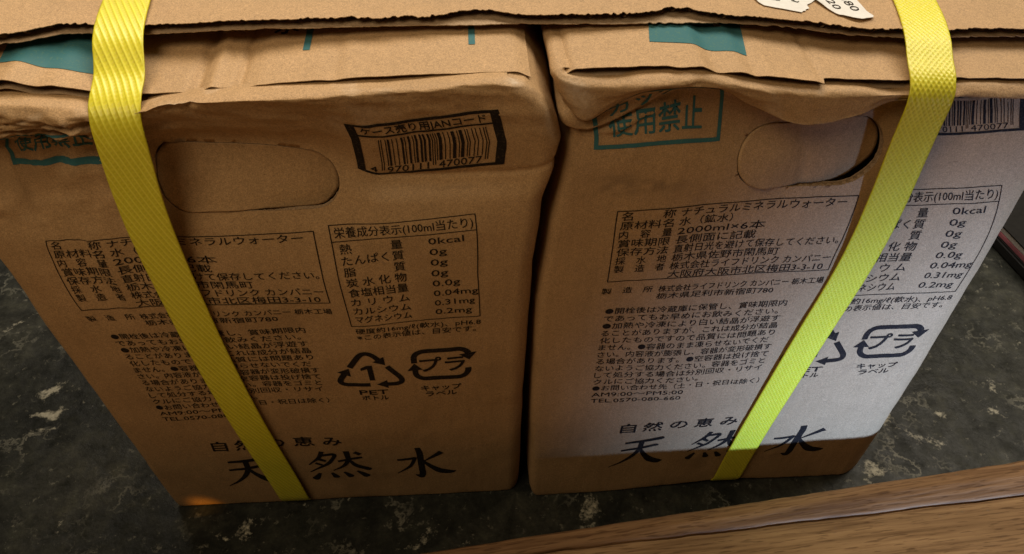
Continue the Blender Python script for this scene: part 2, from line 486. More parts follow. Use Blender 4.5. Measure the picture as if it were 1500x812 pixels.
TP_R = [(22.5,228.0,2.5,-0.2), (124.0,228.0,0.2,1.4), (22.5,187.0,4.5,0.4), (124.0,187.0,-2.6,1.5), (184.5,230.5,-1.6,2.3), (184.5,169.0,4.0,0.1), (184.5,222.0,2.5,0.6), (184.5,195.0,6.9,0.5), (25.5,166.0,3.9,3.3), (110.0,166.5,-0.0,3.2), (25.5,109.5,3.4,1.4), (24.0,97.0,3.8,1.1), (70.0,97.0,4.6,-0.6), (21.0,180.5,6.5,1.4), (123.0,180.8,-0.6,3.4), (57.5,44.0,2.8,1.5), (102.0,44.0,-1.0,4.5), (149.0,44.0,-2.4,2.0), (74.0,70.5,2.2,3.4), (168.0,135.5,0.6,0.5), (166.5,116.5,5.6,-2.6), (183.0,163.2,6.2,0.5), (194.5,256.0,-13.0,0.0), (189.0,260.0,-12.8,0.9), (170.0,260.0,-14.9,-2.0), (11.5,257.0,-1.5,-2.5), (59.0,257.0,0.9,-0.8), (19.0,271.5,-1.8,1.5), (49.0,271.5,0.5,3.6), (17.0,266.0,-1.4,-2.5), (50.5,266.0,0.4,-2.1), (0.0,0.0,0.0,0.0), (205.0,0.0,0.0,0.0)]

def tps(ctrl, lam=.06):
    C = np.array(ctrl) / 1000.
    X = C[:, :2] * 10; n = len(X)
    def K(r2): return .5 * r2 * np.log(r2 + 1e-12)
    D = ((X[:, None] - X[None]) ** 2).sum(-1)
    A = np.zeros((n + 3, n + 3)); A[:n, :n] = K(D) + lam * np.eye(n)
    A[:n, n] = 1; A[:n, n + 1:] = X; A[n, :n] = 1; A[n + 1:, :n] = X.T
    B = np.zeros((n + 3, 2)); B[:n] = C[:, 2:]
    w = np.linalg.solve(A, B)
    def f(uv):
        Y = uv * 10
        k = K(((Y[:, None] - X[None]) ** 2).sum(-1))
        return uv + k @ w[:n] + w[n] + Y @ w[n + 1:]
    return f

LC.tps = tps(TP_L); RC.tps = tps(TP_R)

class Ink:
    def __init__(self): self.v = []; self.f = []
    def add(self, pts, faces, lift=0.0):
        b = len(self.v); self.v += [(float(p[0]), float(p[1]), lift) for p in pts]
        self.f += [tuple(i + b for i in q) for q in faces]
    def rect(self, u0, v0, u1, v1): self.add([(u0, v0), (u1, v0), (u1, v1), (u0, v1)], [(0, 1, 2, 3)])
    def frame(self, u0, v0, u1, v1, t, tb=None, tl=None, tr=None):
        tb = tb or t; tl = tl or t; tr = tr or t
        self.rect(u0, v0, u1, v0 + tb); self.rect(u0, v1 - t, u1, v1)
        self.rect(u0, v0 + tb, u0 + tl, v1 - t); self.rect(u1 - tr, v0 + tb, u1, v1 - t)
    def ribbon(self, pts, w):
        P = np.array(pts, float); n = len(P)
        w = np.full(n, w) if np.isscalar(w) else np.array(w, float)
        T = np.gradient(P, axis=0); T /= np.linalg.norm(T, axis=1, keepdims=True) + 1e-9
        Nn = np.stack([-T[:, 1], T[:, 0]], 1) * w[:, None] / 2
        self.add(np.concatenate([P + Nn, P - Nn]), [(i, i + n, i + n + 1, i + 1) for i in range(n - 1)])
    def stroke(self, ctrl, box):
        """brush stroke: ctrl = [(x, y, width)] in a unit box, smoothed"""
        u0, v0, u1, v1 = box
        C = np.array(ctrl, float); t = np.arange(len(C)); s = np.linspace(0, len(C) - 1, 9 * (len(C) - 1) + 1)
        Q = np.stack([pchip(t, C[:, k], s) if len(C) > 2 else np.interp(s, t, C[:, k]) for k in range(3)], 1)
        self.ribbon(np.stack([u0 + Q[:, 0] * (u1 - u0), v0 + Q[:, 1] * (v1 - v0)], 1), Q[:, 2] * (u1 - u0) * 1.22)
    def text(self, s, u0, u1, vc, h, bold=.012, rot=None):
        P, F = glyphs(s)
        x0, x1 = P[:, 0].min(), P[:, 0].max()
        sx = (u1 - u0) / (x1 - x0) if u1 is not None else h / KH
        Q = np.stack([u0 + (P[:, 0] - x0) * sx, vc + (P[:, 1] - KC) * h / KH], 1)
        d = bold * h * .55
        shifts = [(-d, 0), (d, 0)] if bold < .02 else [(-d, -d), (d, d), (-d, d), (d, -d)]
        for i, sh in enumerate(shifts):
            q = Q + sh
            self.add(rot(q) if rot else q, F, .00002 * i)
    def tris(self, lmax=.0026):
        V = np.array(self.v); T = []
        for q in self.f:
            for k in range(1, len(q) - 1): T.append((q[0], q[k], q[k + 1]))
        T = np.array(T)
        for it in range(14):
            E = np.stack([np.linalg.norm(V[T[:, k]] - V[T[:, (k + 1) % 3]], axis=1) for k in range(3)], 1)
            m = E.max(1) > lmax
            if not m.any(): break
            k = E[m].argmax(1); Tm = T[m]; r = np.arange(len(Tm))
            a, b, c_ = Tm[r, k], Tm[r, (k + 1) % 3], Tm[r, (k + 2) % 3]
            mid = (V[a] + V[b]) / 2; ids = len(V) + r; V = np.concatenate([V, mid])
            T = np.concatenate([T[~m], np.stack([a, ids, c_], 1), np.stack([ids, b, c_], 1)])
        return V, T
    def build(self, name, c, mat, parent, lift=.00016):
        V, T = self.tris(); W = c.tps(V[:, :2])
        P = surf(c, W[:, 0], W[:, 1]) + surf_n(c, W[:, 0], W[:, 1]) * (lift + V[:, 2])[:, None]
        return mesh(name, P, T, mat, parent)

_gl = {}
def glyphs(s):
    key = s
    if key in _gl: return _gl[key]
    cu = bpy.data.curves.new("lettering", 'FONT'); cu.body = s; cu.size = 1; cu.resolution_u = 2
    o = bpy.data.objects.new("lettering", cu); COL.objects.link(o)
    me = o.evaluated_get(bpy.context.evaluated_depsgraph_get()).to_mesh()
    P = np.zeros(len(me.vertices) * 3); me.vertices.foreach_get('co', P); P = P.reshape(-1, 3)[:, :2].copy()
    F = [tuple(p.vertices) for p in me.polygons]
    bpy.data.objects.remove(o); bpy.data.curves.remove(cu)
    _gl[key] = (P, F); return _gl[key]

_P, _ = glyphs("国")
KH = float(np.ptp(_P[:, 1])); KC = float(_P[:, 1].max() + _P[:, 1].min()) / 2

def mm(*a): return [x / 1000. for x in a]

def arc(cx, cy, r, a0, a1, n=10):
    a = np.radians(np.linspace(a0, a1, n)); return [(cx + r * math.cos(t), cy + r * math.sin(t)) for t in a]

def ean13(code):
    Lc = ["0001101", "0011001", "0010011", "0111101", "0100011", "0110001", "0101111", "0111011", "0110111", "0001011"]
    par = ["LLLLLL", "LLGLGG", "LLGGLG", "LLGGGL", "LGLLGG", "LGGLLG", "LGGGLL", "LGLGLG", "LGLGGL", "LGGLGL"][int(code[0])]
    inv = lambda s: ''.join('1' if x == '0' else '0' for x in s)
    out = "101"
    for d, p in zip(code[1:7], par):
        l = Lc[int(d)]; out += l if p == 'L' else inv(l)[::-1]
    out += "01010"
    for d in code[7:]: out += inv(Lc[int(d)])
    return out + "101"

def make_prints():
    R = {}
    # ingredient table
    k = Ink(); k.frame(*mm(22.5, 187, 124, 228), .00042)
    rows = [("名　　称", "ナチュラルミネラルウォーター", 119.5), ("原材料名", "水（鉱水）", 71.5), ("内　容　量", "2000ml×6本", 87),
            ("賞味期限", "長側面に記載", 84), ("保存方法", "直射日光を避けて保存してください。", 122.5), ("採　水　地", "栃木県佐野市閑馬町", 97),
            ("製　造　者", "株式会社ライフドリンク カンパニー", 122.5), (None, "大阪府大阪市北区梅田3-3-10", 120.5)]
    for i, (a, b, e) in enumerate(rows):
        vc = 224.9 - i * 5.02
        if a: k.text(a, *mm(24.6, 46.2, vc, 4.3))
        k.text(b, *mm(48.6, e, vc, 4.3))
    R['ingredient_table'] = (k, M_BLACK)
    # maker line and notice
    k = Ink()
    k.text("製　造　所", *mm(21, 43.6, 180.8, 3.9)); k.text("株式会社ライフドリンク カンパニー 栃木工場", *mm(46.2, 123.4, 180.8, 3.9))
    k.text("栃木県足利市新宿町780", *mm(46.2, 101, 176, 3.9))
    lines = ["●開栓後は冷蔵庫に保管し、賞味期限内", "であってもお早めにお飲みください。", "●加熱や冷凍により白い結晶が浮遊す", "ることがありますが、これは成分が結晶",
             "化したものですので品質には問題あり", "ません。●容器のまま凍らせないでくだ", "さい。内容液が膨張し、容器が変形破損す", "る場合があります。●空容器は投げ捨て",
             "ないようご協力ください。容器をゴミと", "して処分する場合は分別回収・リサイ", "クルにご協力ください。", "●お問い合わせ先（土・日・祝日は除く）", "AM9:00～PM5:00", "TEL.0570-080-660"]
    ends = [110, 107, 109, 109, 109, 107, 109.5, 109, 108.5, 108, 76, 109, 70, 69.5]
    for i, (s, e) in enumerate(zip(lines, ends)):
        k.text(s, *mm(25, e, 166.6 - i * 5.2, 4.1))
    R['care_notice'] = (k, M_BLACK)
    # nutrition table
    k = Ink(); k.frame(*mm(129.5, 169, 184.5, 230.5), .00042); k.rect(*mm(129.7, 221.8, 184.3, 222.2))
    k.text("栄養成分表示（100ml当たり）".replace("（", "(").replace("）", ")"), *mm(131.2, 183.2, 226.2, 5.2))
    for i, (a, b, e) in enumerate([("熱　　　量", "0kcal", 179.3), ("たんぱく質", "0g", 172.6), ("脂　　　質", "0g", 172.6), ("炭 水 化 物", "0g", 172.6),
                                ("食塩相当量", "0.0g", 177), ("カ リ ウ ム", "0.04mg", 184), ("カルシウム", "0.31mg", 182.5), ("マグネシウム", "0.2mg", 181)]):
        vc = 217.8 - i * 6.25
        k.text(a, *mm(132.2, 156.2, vc, 5.0)); k.text(b, *mm(166.0, e, vc + .4, 4.6))
    k.text("硬度約16mg/ℓ(軟水)、pH6.8", *mm(131, 184.5, 165.2, 3.9)); k.text("※この表示値は、目安です。", *mm(131, 182.5, 160.4, 3.9))
    R['nutrition_table'] = (k, M_BLACK)
    # recycling marks
    k = Ink(); w = .0029
    cx, cy = .1325, .1335
    T = np.array([(cx - .0002, cy + .0175), (cx - .0178, cy - .0108), (cx + .0178, cy - .0108)])
    def corner(i, r=.0078):
        p = T[i]; a = T[(i + 1) % 3]; b = T[(i - 1) % 3]
        da = (a - p) / np.linalg.norm(a - p); db = (b - p) / np.linalg.norm(b - p)
        s0 = p + db * r; s1 = p + da * r
        return [tuple((1 - t) ** 2 * s0 + 2 * t * (1 - t) * p + t * t * s1) for t in np.linspace(0, 1, 9)]
    def arrow(tip_dir, at, sz=.0062):
        d = np.array(tip_dir, float); d /= np.linalg.norm(d); n_ = np.array([-d[1], d[0]]); at = np.array(at)
        k.add([at + d * sz * .9, at + n_ * sz * .55, at - n_ * sz * .55], [(0, 1, 2)])
    for i in range(3):
        c_ = corner(i)[::-1]      # runs clockwise
        nxt = T[(i - 1) % 3]; prv = T[(i + 1) % 3]
        a0 = np.array(c_[0]); a1 = np.array(c_[-1])
        st = a0 + (prv - a0) / np.linalg.norm(prv - a0) * (.0088)
        en = a1 + (nxt - a1) / np.linalg.norm(nxt - a1) * (.0024)
        k.ribbon([st] + c_ + [en], w); arrow(nxt - a1, en)
    k.rect(*mm(131.5, 126.2, 134.2, 138.2)); k.add([mm(131.5, 138.2), mm(128.4, 136.2), mm(128.4, 134.3), mm(131.5, 135.6)], [(0, 1, 2, 3)])
    k.text("PET", *mm(125, 139.4, 116.2, 4.8), bold=.03); k.text("ボトル", *mm(125.5, 139, 111.2, 4.0), bold=.02)
    R['pet_recycling_mark'] = (k, M_BLACK)
    k = Ink(); cx, cy = .1675, .1355; hw, hh, r = .0126, .0105, .005
    top = [(cx - hw, cy + .0020)] + arc(cx - hw + r, cy + hh - r, r, 180, 90) + arc(cx + hw - r, cy + hh - r, r, 90, 18)
    bot = [(cx + hw, cy - .0040)] + arc(cx + hw - r, cy - hh + r, r, 0, -90) + arc(cx - hw + r, cy - hh + r, r, 270, 180) + [(cx - hw, cy - .0035)]
    k.ribbon(top, w); k.ribbon(bot, w)
    def arrow2(at, d, sz):
        d = np.array(d, float); d /= np.linalg.norm(d); n_ = np.array([-d[1], d[0]]); at = np.array(at)
        k.add([at + d * sz * .8, at + n_ * sz * .6, at - n_ * sz * .6], [(0, 1, 2)])
    arrow2((cx + hw - .0004, cy + hh - r + .0015), (.15, -1), .0066); arrow2((cx - hw, cy - .0036), (0, 1), .0066)
    k.text("プラ", *mm(157.6, 178.4, 135.3, 11), bold=.03)
    k.text("キャップ", *mm(156.5, 176.5, 117.4, 4.2), bold=.02); k.text("ラベル", *mm(158.5, 174, 112.6, 4.2), bold=.02)
    R['plastic_recycling_mark'] = (k, M_BLACK)
    # brand lettering
    k = Ink()
    for s, u, e in (("自", 43, 51), ("然", 55, 65.5), ("の", 70, 79.5), ("恵", 84, 94), ("み", 98.5, 108)):
        k.text(s, *mm(u, e, 70.6, 8.6), bold=.028)
    b = mm(42.5, 29.5, 71.5, 59)
    for st in ([(.18, .84, .055), (.5, .87, .075), (.86, .94, .095), (.93, .93, .02)], [(.14, .56, .05), (.45, .60, .065), (.80, .68, .075), (.86, .66, .02)],
               [(.50, .86, .09), (.50, .62, .085), (.40, .36, .075), (.20, .13, .045), (-.02, -.02, .012)], [(.50, .60, .05), (.62, .36, .085), (.80, .14, .13), (.97, .06, .11), (1.06, .07, .02)]):
        k.stroke(st, b)
    b = mm(87, 29.5, 117, 60)
    for st in ([(.30, 1.0, .07), (.22, .80, .06), (.02, .56, .02)], [(.24, .86, .05), (.46, .90, .07), (.50, .86, .06), (.36, .60, .06), (.0, .30, .018)],
               [(.22, .74, .07), (.32, .66, .05)], [(.13, .60, .06), (.24, .53, .05)],
               [(.52, .64, .05), (.78, .72, .06), (.98, .76, .05)], [(.72, 1.0, .09), (.72, .74, .08), (.62, .50, .06), (.40, .32, .02)], [(.72, .70, .04), (.84, .46, .09), (1.05, .34, .10), (1.10, .36, .02)],
               [(.86, .95, .07), (.96, .86, .08)],
               [(.16, .24, .04), (.06, .06, .11), (.03, .03, .05)], [(.36, .24, .04), (.42, .08, .10), (.42, .04, .05)], [(.58, .24, .04), (.68, .08, .10), (.69, .04, .05)], [(.82, .26, .04), (.98, .08, .12), (1.0, .04, .06)]):
        k.stroke(st, b)
    b = mm(134, 28.5, 165, 61)
    for st in ([(.47, 1.02, .09), (.50, .80, .10), (.50, .20, .10), (.46, .05, .09), (.36, .10, .02)], [(.06, .62, .05), (.24, .64, .06), (.40, .68, .06), (.30, .42, .055), (.02, .16, .015)],
               [(.90, .86, .10), (.72, .70, .06), (.54, .56, .02)], [(.53, .60, .04), (.68, .38, .09), (.88, .19, .13), (1.04, .16, .09), (1.12, .18, .02)]):
        k.stroke(st, b)
    R['brand_lettering'] = (k, M_BLACK)
    # barcode label
    k = Ink(); k.frame(*mm(143.5, 256, 194.5, 277.5), .0012, .0011, .0030, .0030)
    k.rect(*mm(146.5, 271.2, 191.5, 271.9)); k.text("ケース売り用JANコード", *mm(148, 189.8, 274.1, 3.6), bold=.02)
    bits = ean13("4970111470077"); m_ = 36.6 / 95
    i = 0
    while i < 95:
        if bits[i] == '1':
            j = i
            while j < 95 and bits[j] == '1': j += 1
            g = i < 3 or i >= 92 or 45 <= i < 50
            k.rect(*mm(152.6 + i * m_, 258.6 if g else 260.2, 152.6 + j * m_ - .06, 270.2)); i = j
        else: i += 1
    k.text("4", *mm(148.4, 151, 258.9, 3.2)); k.text("970111", *mm(154.6, 169, 258.7, 3.2)); k.text("470077", *mm(172.4, 187.2, 258.7, 3.2))
    R['barcode_label'] = (k, M_BLACK)
    k = Ink(); k.frame(*mm(11.5, 257, 59, 286), .0016)
    k.text("使用禁止", *mm(17, 50.6, 265.8, 8.2), bold=.022); k.text("カッター", *mm(17.5, 51, 276.4, 8.2), bold=.022)
    R['cutter_warning'] = (k, M_TEAL)
    return R

PR = make_prints()
left = thing("water_carton", "left brown mineral water carton with its barcode label in full view", "carton", (-.1025, .15, 0), "strapped mineral water cartons")
right = thing("water_carton", "right brown mineral water carton whose lower right front is washed by pale daylight", "carton", (.1165, .15, 0), "strapped mineral water cartons")

def keep(o, parent):
    o.parent = parent; o.matrix_parent_inverse = Matrix.Translation(parent.location).inverted()
    return o

for c, root in ((LC, left), (RC, right)):
    for o in (build_body(c, None), build_hole_edge(c, None), build_handle_flap(c, None)): keep(o, root)
    for nm, (k, m) in PR.items(): keep(k.build(nm, c, m, None), root)

# ------------------------------------------------------------------ boards lying on top: carton top flaps and the torn sheet
def build_board(name, xs, edge, back, ztop, thick, rag_t, rag_b, parent, seed, mat=M_CARD2, pitch=.0062, hump=None):
    """corrugated board: upper liner, lower liner and the fluting seen in the front edge"""
    n = len(xs)
    s = np.concatenate([[0, .0006, .0015], np.geomspace(.003, 1, 26)])
    def liner(zoff, y0):
        X = np.repeat(xs[None], len(s), 0); Y = y0[None] + s[:, None] * (back - y0)[None]
        return np.stack([X, Y, ztop(X, Y) + zoff], -1).reshape(-1, 3)
    e = edge(xs)
    yt = e + rag_t(xs); yb = e + rag_b(xs)
    P = [liner(0, yt), liner(-.0003, yt + .0001), liner(-thick, yb), liner(-thick - .0003, yb)]
    m = n * len(s); F = []
    for i, flip in ((0, 0), (1, 1), (2, 0), (3, 1)):
        g = grid_faces(n, len(s), base=i * m); F.append(g[:, ::-1] if flip else g)
    # close the thin front lips
    for a, b in ((0, 1), (2, 3)):
        i = np.arange(n - 1); F.append(np.stack([b * m + i, b * m + i + 1, a * m + i + 1, a * m + i], 1))
    o = mesh(name, np.concatenate(P), np.concatenate(F), mat, None)
    o.data.materials.append(M_LINER)
    fi = np.zeros(len(o.data.polygons), int); q = (n - 1) * (len(s) - 1)
    fi[q:4 * q] = 1; fi[4 * q:] = 1
    o.data.polygons.foreach_set('material_index', fi)
    # fluting
    L = xs[-1] - xs[0]; nf = int(L / pitch * 10); xf = np.linspace(xs[0], xs[-1], nf)
    ph = 2 * math.pi * xf / pitch + 1.2 * fbm(xf * 40, xf * 0, seed)
    rec = np.maximum(edge(xf) + rag_t(xf), edge(xf) + rag_b(xf)) + .0020 + .0012 * vnoise(xf * 500, xf * 0, seed + 3)
    rows = [np.stack([xf, rec + d, ztop(xf, rec + d) - thick / 2 + (thick / 2 - .0004) * np.sin(ph)], -1) for d in (0, .02)]
    fl = mesh("fluting", np.concatenate(rows), grid_faces(nf, 2), M_FLUTE, None)
    keep(o, parent); fl.parent = o
    return o

def dent(x, x0, w): return np.exp(-((x - x0) / w) ** 2)

LFx = [-.21, -.17, -.148, -.137, -.117, -.10, -.059, 0.003]; LFz = [.2880, .2880, .2848, .2832, .2830, .2842, .2870, .2886]
RFx = [.008, .0575, .066, .085, .1035, .119, .137, .166, .225]; RFz = [.2880, .2888, .2877, .2846, .2820, .2806, .2800, .2796, .2766]

def lf_z(x, y):
    f = np.interp
    z = pchip(LFx, LFz, x) + .0012 * sstep(.0, .05, y) + .0006 * fbm(x * 45, y * 20, 3)
    z = z - .0016 * dent(x, -.1125, .0022) + .0009 * dent(x, -.1065, .0022) - .0007 * sstep(-.0992, -.0982, x) * (1 - sstep(-.0975, -.090, x)) - .0009 * dent(x, -.0985, .0018) - .0008 * dent(x, -.163, .004) + .001 * dent(x, -.171, .004)
    return z - .0006 * dent(x, -.066, .003) - .003 * sstep(-.006, .003, x)

def rf_z(x, y):
    z = pchip(RFx, RFz, x) + .0012 * sstep(.0, .05, y) + .0006 * fbm(x * 45, y * 20, 14)
    z = z - .0014 * sstep(.058, .064, x) + .0014 * sstep(.064, .074, x) - .0008 * dent(x, .078, .003) + .0009 * dent(x, .1535, .0035) - .0009 * dent(x, .1465, .003) - .0006 * dent(x, .103, .002)
    return z - .003 * (1 - sstep(.0085, .016, x))

def rag(seed, amp, f=520):
    def g(x):
        x = np.asarray(x); z = x * 0
        tooth = np.clip(vnoise(x * f, z, seed) - .35, 0, 1) * 1.6 * vnoise(x * 130, z, seed + 2) + .35 * (vnoise(x * f * 2.3, z, seed + 4) - .5)
        return amp * (tooth + .55 * fbm(x * 55, z, seed + 1, 2))
    return g

xs = np.arange(-.2065, .0005, .0008)
flapL = build_board("top_flap", xs, lambda x: .0034 + .0006 * fbm(np.asarray(x) * 60, np.asarray(x) * 0, 2) + .010 * sstep(-.012, .0, x) * 0, .299, lf_z, .0030, rag(5, .0003, 300), rag(6, .0004, 300), left, 3)
xs = np.arange(.0095, .2185, .0008)
flapR = build_board("top_flap", xs, lambda x: .0040 + .0005 * fbm(np.asarray(x) * 60, np.asarray(x) * 0, 7) + .0022 * sstep(.1032, .1038, x) - .0012 * sstep(.046, .05, x) * (1 - sstep(.1032, .1038, x)), .299, rf_z, .0030, rag(8, .0004, 350), rag(9, .0004, 350), right, 8)

def flat_print(name, polys, zf, mat, parent, lift=.00018):
    k = Ink()
    for p in polys: k.add(p, [tuple(range(len(p)))])
    V, T = k.tris(.002)
    P = np.stack([V[:, 0], V[:, 1], zf(V[:, 0], V[:, 1]) + lift + V[:, 2]], 1)
    return keep(mesh(name, P, T, mat, None), parent)

flat_print("teal_print", [[(-.1775, .0152), (-.147, .0126), (-.1462, .029), (-.1795, .0305)], [(-.1795, .0305), (-.1695, .0302), (-.1700, .046), (-.183, .046)], [(-.1665, .0300), (-.1490, .0292), (-.149, .046), (-.1665, .046)]], lf_z, M_TEAL, left)
flat_print("teal_stripe", [[(-.0786, .0232), (-.0762, .0232), (-.0765, .05), (-.0789, .05)]], lf_z, M_TEAL, left)
flat_print("teal_stripe", [[(-.0206, .0211), (-.0183, .0211), (-.018, .05), (-.0203, .05)]], lf_z, M_TEAL, left)
flat_print("teal_print", [[(.0432, .0197), (.0610, .0180), (.0780, .0155), (.0805, .0320), (.0455, .0345)], [(.0455, .0345), (.0520, .0342), (.0522, .05), (.0462, .05)], [(.0545, .0340), (.0700, .0330), (.0702, .05), (.0545, .05)], [(.0725, .0327), (.0805, .0320), (.082, .05), (.0725, .05)]], rf_z, M_TEAL, right)
k = Ink(); k.text("水", -.0905, -.0815, .0395, .0085, .03)
V, T = k.tris(.002); keep(mesh("black_print", np.stack([V[:, 0], V[:, 1], lf_z(V[:, 0], V[:, 1]) + .00018 + V[:, 2]], 1), T, M_BLACK, None), left)

sheet = thing("cardboard_sheet", "loose torn-edged brown cardboard sheet lying across the tops of both cartons", "cardboard", (0, .15, .29))
SHx = [-.30, -.20, -.177, -.155, -.137, -.09, -.02, .03, .058, .081, .126, .175, .30]
SHz = [.299, .2985, .2965, .2945, .2938, .2946, .2948, .2944, .2940, .2925, .2886, .2866, .284]
def sh_z(x, y):
    return pchip(SHx, SHz, x) + .0005 * fbm(x * 30, y * 18, 22) + .004 * sstep(.03, .12, y) * sstep(.05, .2, x) + .0004 * fbm(x * 9, y * 160, 4)
SEx = [-.30, -.185, -.172, -.158, -.137, -.09, 0, .05, .08, .10, .126, .15, .175, .30]
SEy = [.016, .017, .0205, .0285, .0292, .0298, .0290, .0295, .0308, .0300, .0268, .0272, .0285, .03]
_rt = rag(31, .0021, 850); _rb = rag(37, .0012, 600)
def sheet_top_rag(x):
    return _rt(x) + .0003 + .0052 * np.clip(dent(x, -.018, .012), 0, .8) + .0038 * dent(x, .0575, .010) + .0012 * dent(x, .045, .02)
xs = np.arange(-.29, .30, .0006)
sheet_o = build_board("sheet_board", xs, lambda x: pchip(SEx, SEy, x), .31, sh_z, .0031, sheet_top_rag, _rb, sheet, 41, M_CARD2)

# torn white stickers on the sheet
M_PAPER = plain("sticker_paper", (.74, .72, .69), .6, 500, .05, .0002)
def sticker(poly, lift, extra):
    k = Ink(); k.add(poly, [tuple(range(len(poly)))])
    V, T = k.tris(.0022); z = sh_z(V[:, 0], V[:, 1]) + .0003 + lift(V[:, 0], V[:, 1])
    P = np.stack([V[:, 0], V[:, 1], z], 1)
    o = keep(mesh("sticker", P, T, M_PAPER, None, False), sheet)
    m = o.modifiers.new("thickness", 'SOLIDIFY'); m.thickness = .00016; m.offset = -1
    q = Ink(); extra(q); V, T = q.tris(.0012)
    z = sh_z(V[:, 0], V[:, 1]) + .00042 + lift(V[:, 0], V[:, 1]) + V[:, 2]
    d = mesh("sticker_digits", np.stack([V[:, 0], V[:, 1], z], 1), T, M_BLACK, None)
    d.parent = o; d.matrix_parent_inverse = o.matrix_parent_inverse.copy()
    d.matrix_parent_inverse = Matrix.Translation(sheet.location).inverted(); d.matrix_parent_inverse = Matrix.Identity(4)
    return o
def rot_to(cx, cy, a):
    ca, sa = math.cos(a), math.sin(a)
    return lambda Q: np.stack([cx + Q[:, 0] * ca - Q[:, 1] * sa, cy + Q[:, 0] * sa + Q[:, 1] * ca], 1)
dx = -.0005
sticker([(0.0852, 0.0688), (0.0867, 0.0468), (0.0880, 0.0413), (0.0897, 0.0390), (0.0937, 0.0376), (0.1012, 0.0360), (0.1030, 0.0355), (0.1042, 0.0368), (0.1050, 0.0368), (0.1054, 0.0380), (0.1072, 0.0390), (0.1072, 0.0418), (0.1097, 0.0438), (0.1132, 0.0478), (0.1142, 0.0688)],
        lambda x, y: .0010 * (1 - sstep(.084, .089, x)) + .0002, lambda q: (q.ribbon([(0.0947, 0.0453), (0.0957, 0.0430), (0.0964, 0.0453)], .0006), q.ribbon([(0.0937, 0.0436), (0.0970, 0.0432)], .0005),
                                                                           q.ribbon([(0.1017, 0.0468), (0.1034, 0.0430), (0.1047, 0.0438)], .0005), q.ribbon([(0.1017, 0.0440), (0.1042, 0.0430)], .0006)))
r_ = rot_to(.1190, .0368, math.radians(-80))
sticker([(0.1097, 0.0688), (0.1117, 0.0468), (0.1147, 0.0398), (0.1177, 0.0354), (0.1192, 0.0353), (0.1222, 0.0330), (0.1252, 0.0320), (0.1302, 0.0340), (0.1314, 0.0358), (0.1300, 0.0398), (0.1297, 0.0468), (0.1292, 0.0688)],
        lambda x, y: .0008 * (1 - sstep(.032, .037, y)) + .0007 * (1 - sstep(.110, .117, x)) + .0003,
        lambda q: (q.text("380", -.0125, -.0012, .0075, .0044, -.004, r_), q.text("320", -.0140, -.0030, .0008, .0042, -.004, r_)))

# ------------------------------------------------------------------ yellow strapping bands
def strap_material():
    t = NT("yellow_plastic_band")
    g = t.noise(900, 2); r = t.ramp(g, [(.3, (.62, .55, .016)), (.7, (.70, .63, .028))])
    a = t.n('ShaderNodeAttribute'); a.attribute_name = "rib"     # paler rib colour imitates light through the embossed plastic
    m = t.mix(0.0, (r, 0), (.88, .82, .085)); t.l(a, 'Fac', m, 0)
    t.l(m, 2, t.b, 'Base Color'); t.b.inputs['Roughness'].default_value = .38
    t.b.inputs['Specular IOR Level'].default_value = .5
    t.b.inputs['Subsurface Weight'].default_value = .25
    t.b.inputs['Subsurface Radius'].default_value = (.002, .0015, .0003)
    return t.m
M_STRAP = strap_material()

def strap(path, width, pat, parent):
    P = np.array(path, float)      # rows x, y, z
    d = np.concatenate([[0], np.cumsum(np.linalg.norm(np.diff(P, axis=0), axis=1))])
    n = int(d[-1] / .0009); s = np.linspace(0, d[-1], n)
    Q = np.stack([pchip(d, P[:, k], s) for k in range(3)], 1)
    for _ in range(14): Q[1:-1] = .25 * Q[:-2] + .5 * Q[1:-1] + .25 * Q[2:]
    for _ in range(420): Q[1:-1, 0] = .25 * Q[:-2, 0] + .5 * Q[1:-1, 0] + .25 * Q[2:, 0]
    s = np.concatenate([[0], np.cumsum(np.linalg.norm(np.diff(Q, axis=0), axis=1))])
    # resample finely where the lens sees it
    s2 = np.arange(0, s[-1], .00042); Q = np.stack([np.interp(s2, s, Q[:, k]) for k in range(3)], 1)
    T = np.gradient(Q, axis=0); T /= np.linalg.norm(T, axis=1, keepdims=True)
    X = np.repeat(np.array([[1., 0, 0]]), len(Q), 0); X -= (X * T).sum(1, keepdims=True) * T; X /= np.linalg.norm(X, axis=1, keepdims=True)
    N = np.cross(T, X)
    if N[5, 2] < 0: N = -N
    w = np.linspace(-width / 2, width / 2, 49)
    A, B = np.meshgrid(w, s2)
    edge = sstep(width / 2, width / 2 - .0009, np.abs(A))
    H = pat(A, B) * edge + .00006 * fbm(A * 300, B * 60, 6)
    wob = 1 + .010 * fbm(B * 420, B * 0 + np.sign(A), 12)
    top = Q[:, None] + X[:, None] * (A * wob)[..., None] + N[:, None] * (.00045 + H)[..., None]
    bot = Q[:, None] + X[:, None] * (A * wob)[..., None] - N[:, None] * .00015
    nu, nv = len(w), len(s2)
    F1 = grid_faces(nu, nv); F2 = grid_faces(nu, nv, base=nu * nv)[:, ::-1]
    i = np.arange(nv - 1) * nu; b = nu * nv
    F3 = np.stack([i, i + nu, i + nu + b, i + b], 1); j = i + nu - 1; F4 = np.stack([j + b, j + nu + b, j + nu, j], 1)
    o = mesh("strap_band", np.concatenate([top.reshape(-1, 3), bot.reshape(-1, 3)]), np.concatenate([F1, F2, F3, F4]), M_STRAP, parent)
    at = o.data.attributes.new("rib", 'FLOAT', 'POINT')
    at.data.foreach_set('value', np.concatenate([np.clip(H.ravel() / .0003, 0, 1), np.zeros(H.size)]).astype(np.float32))
    return o

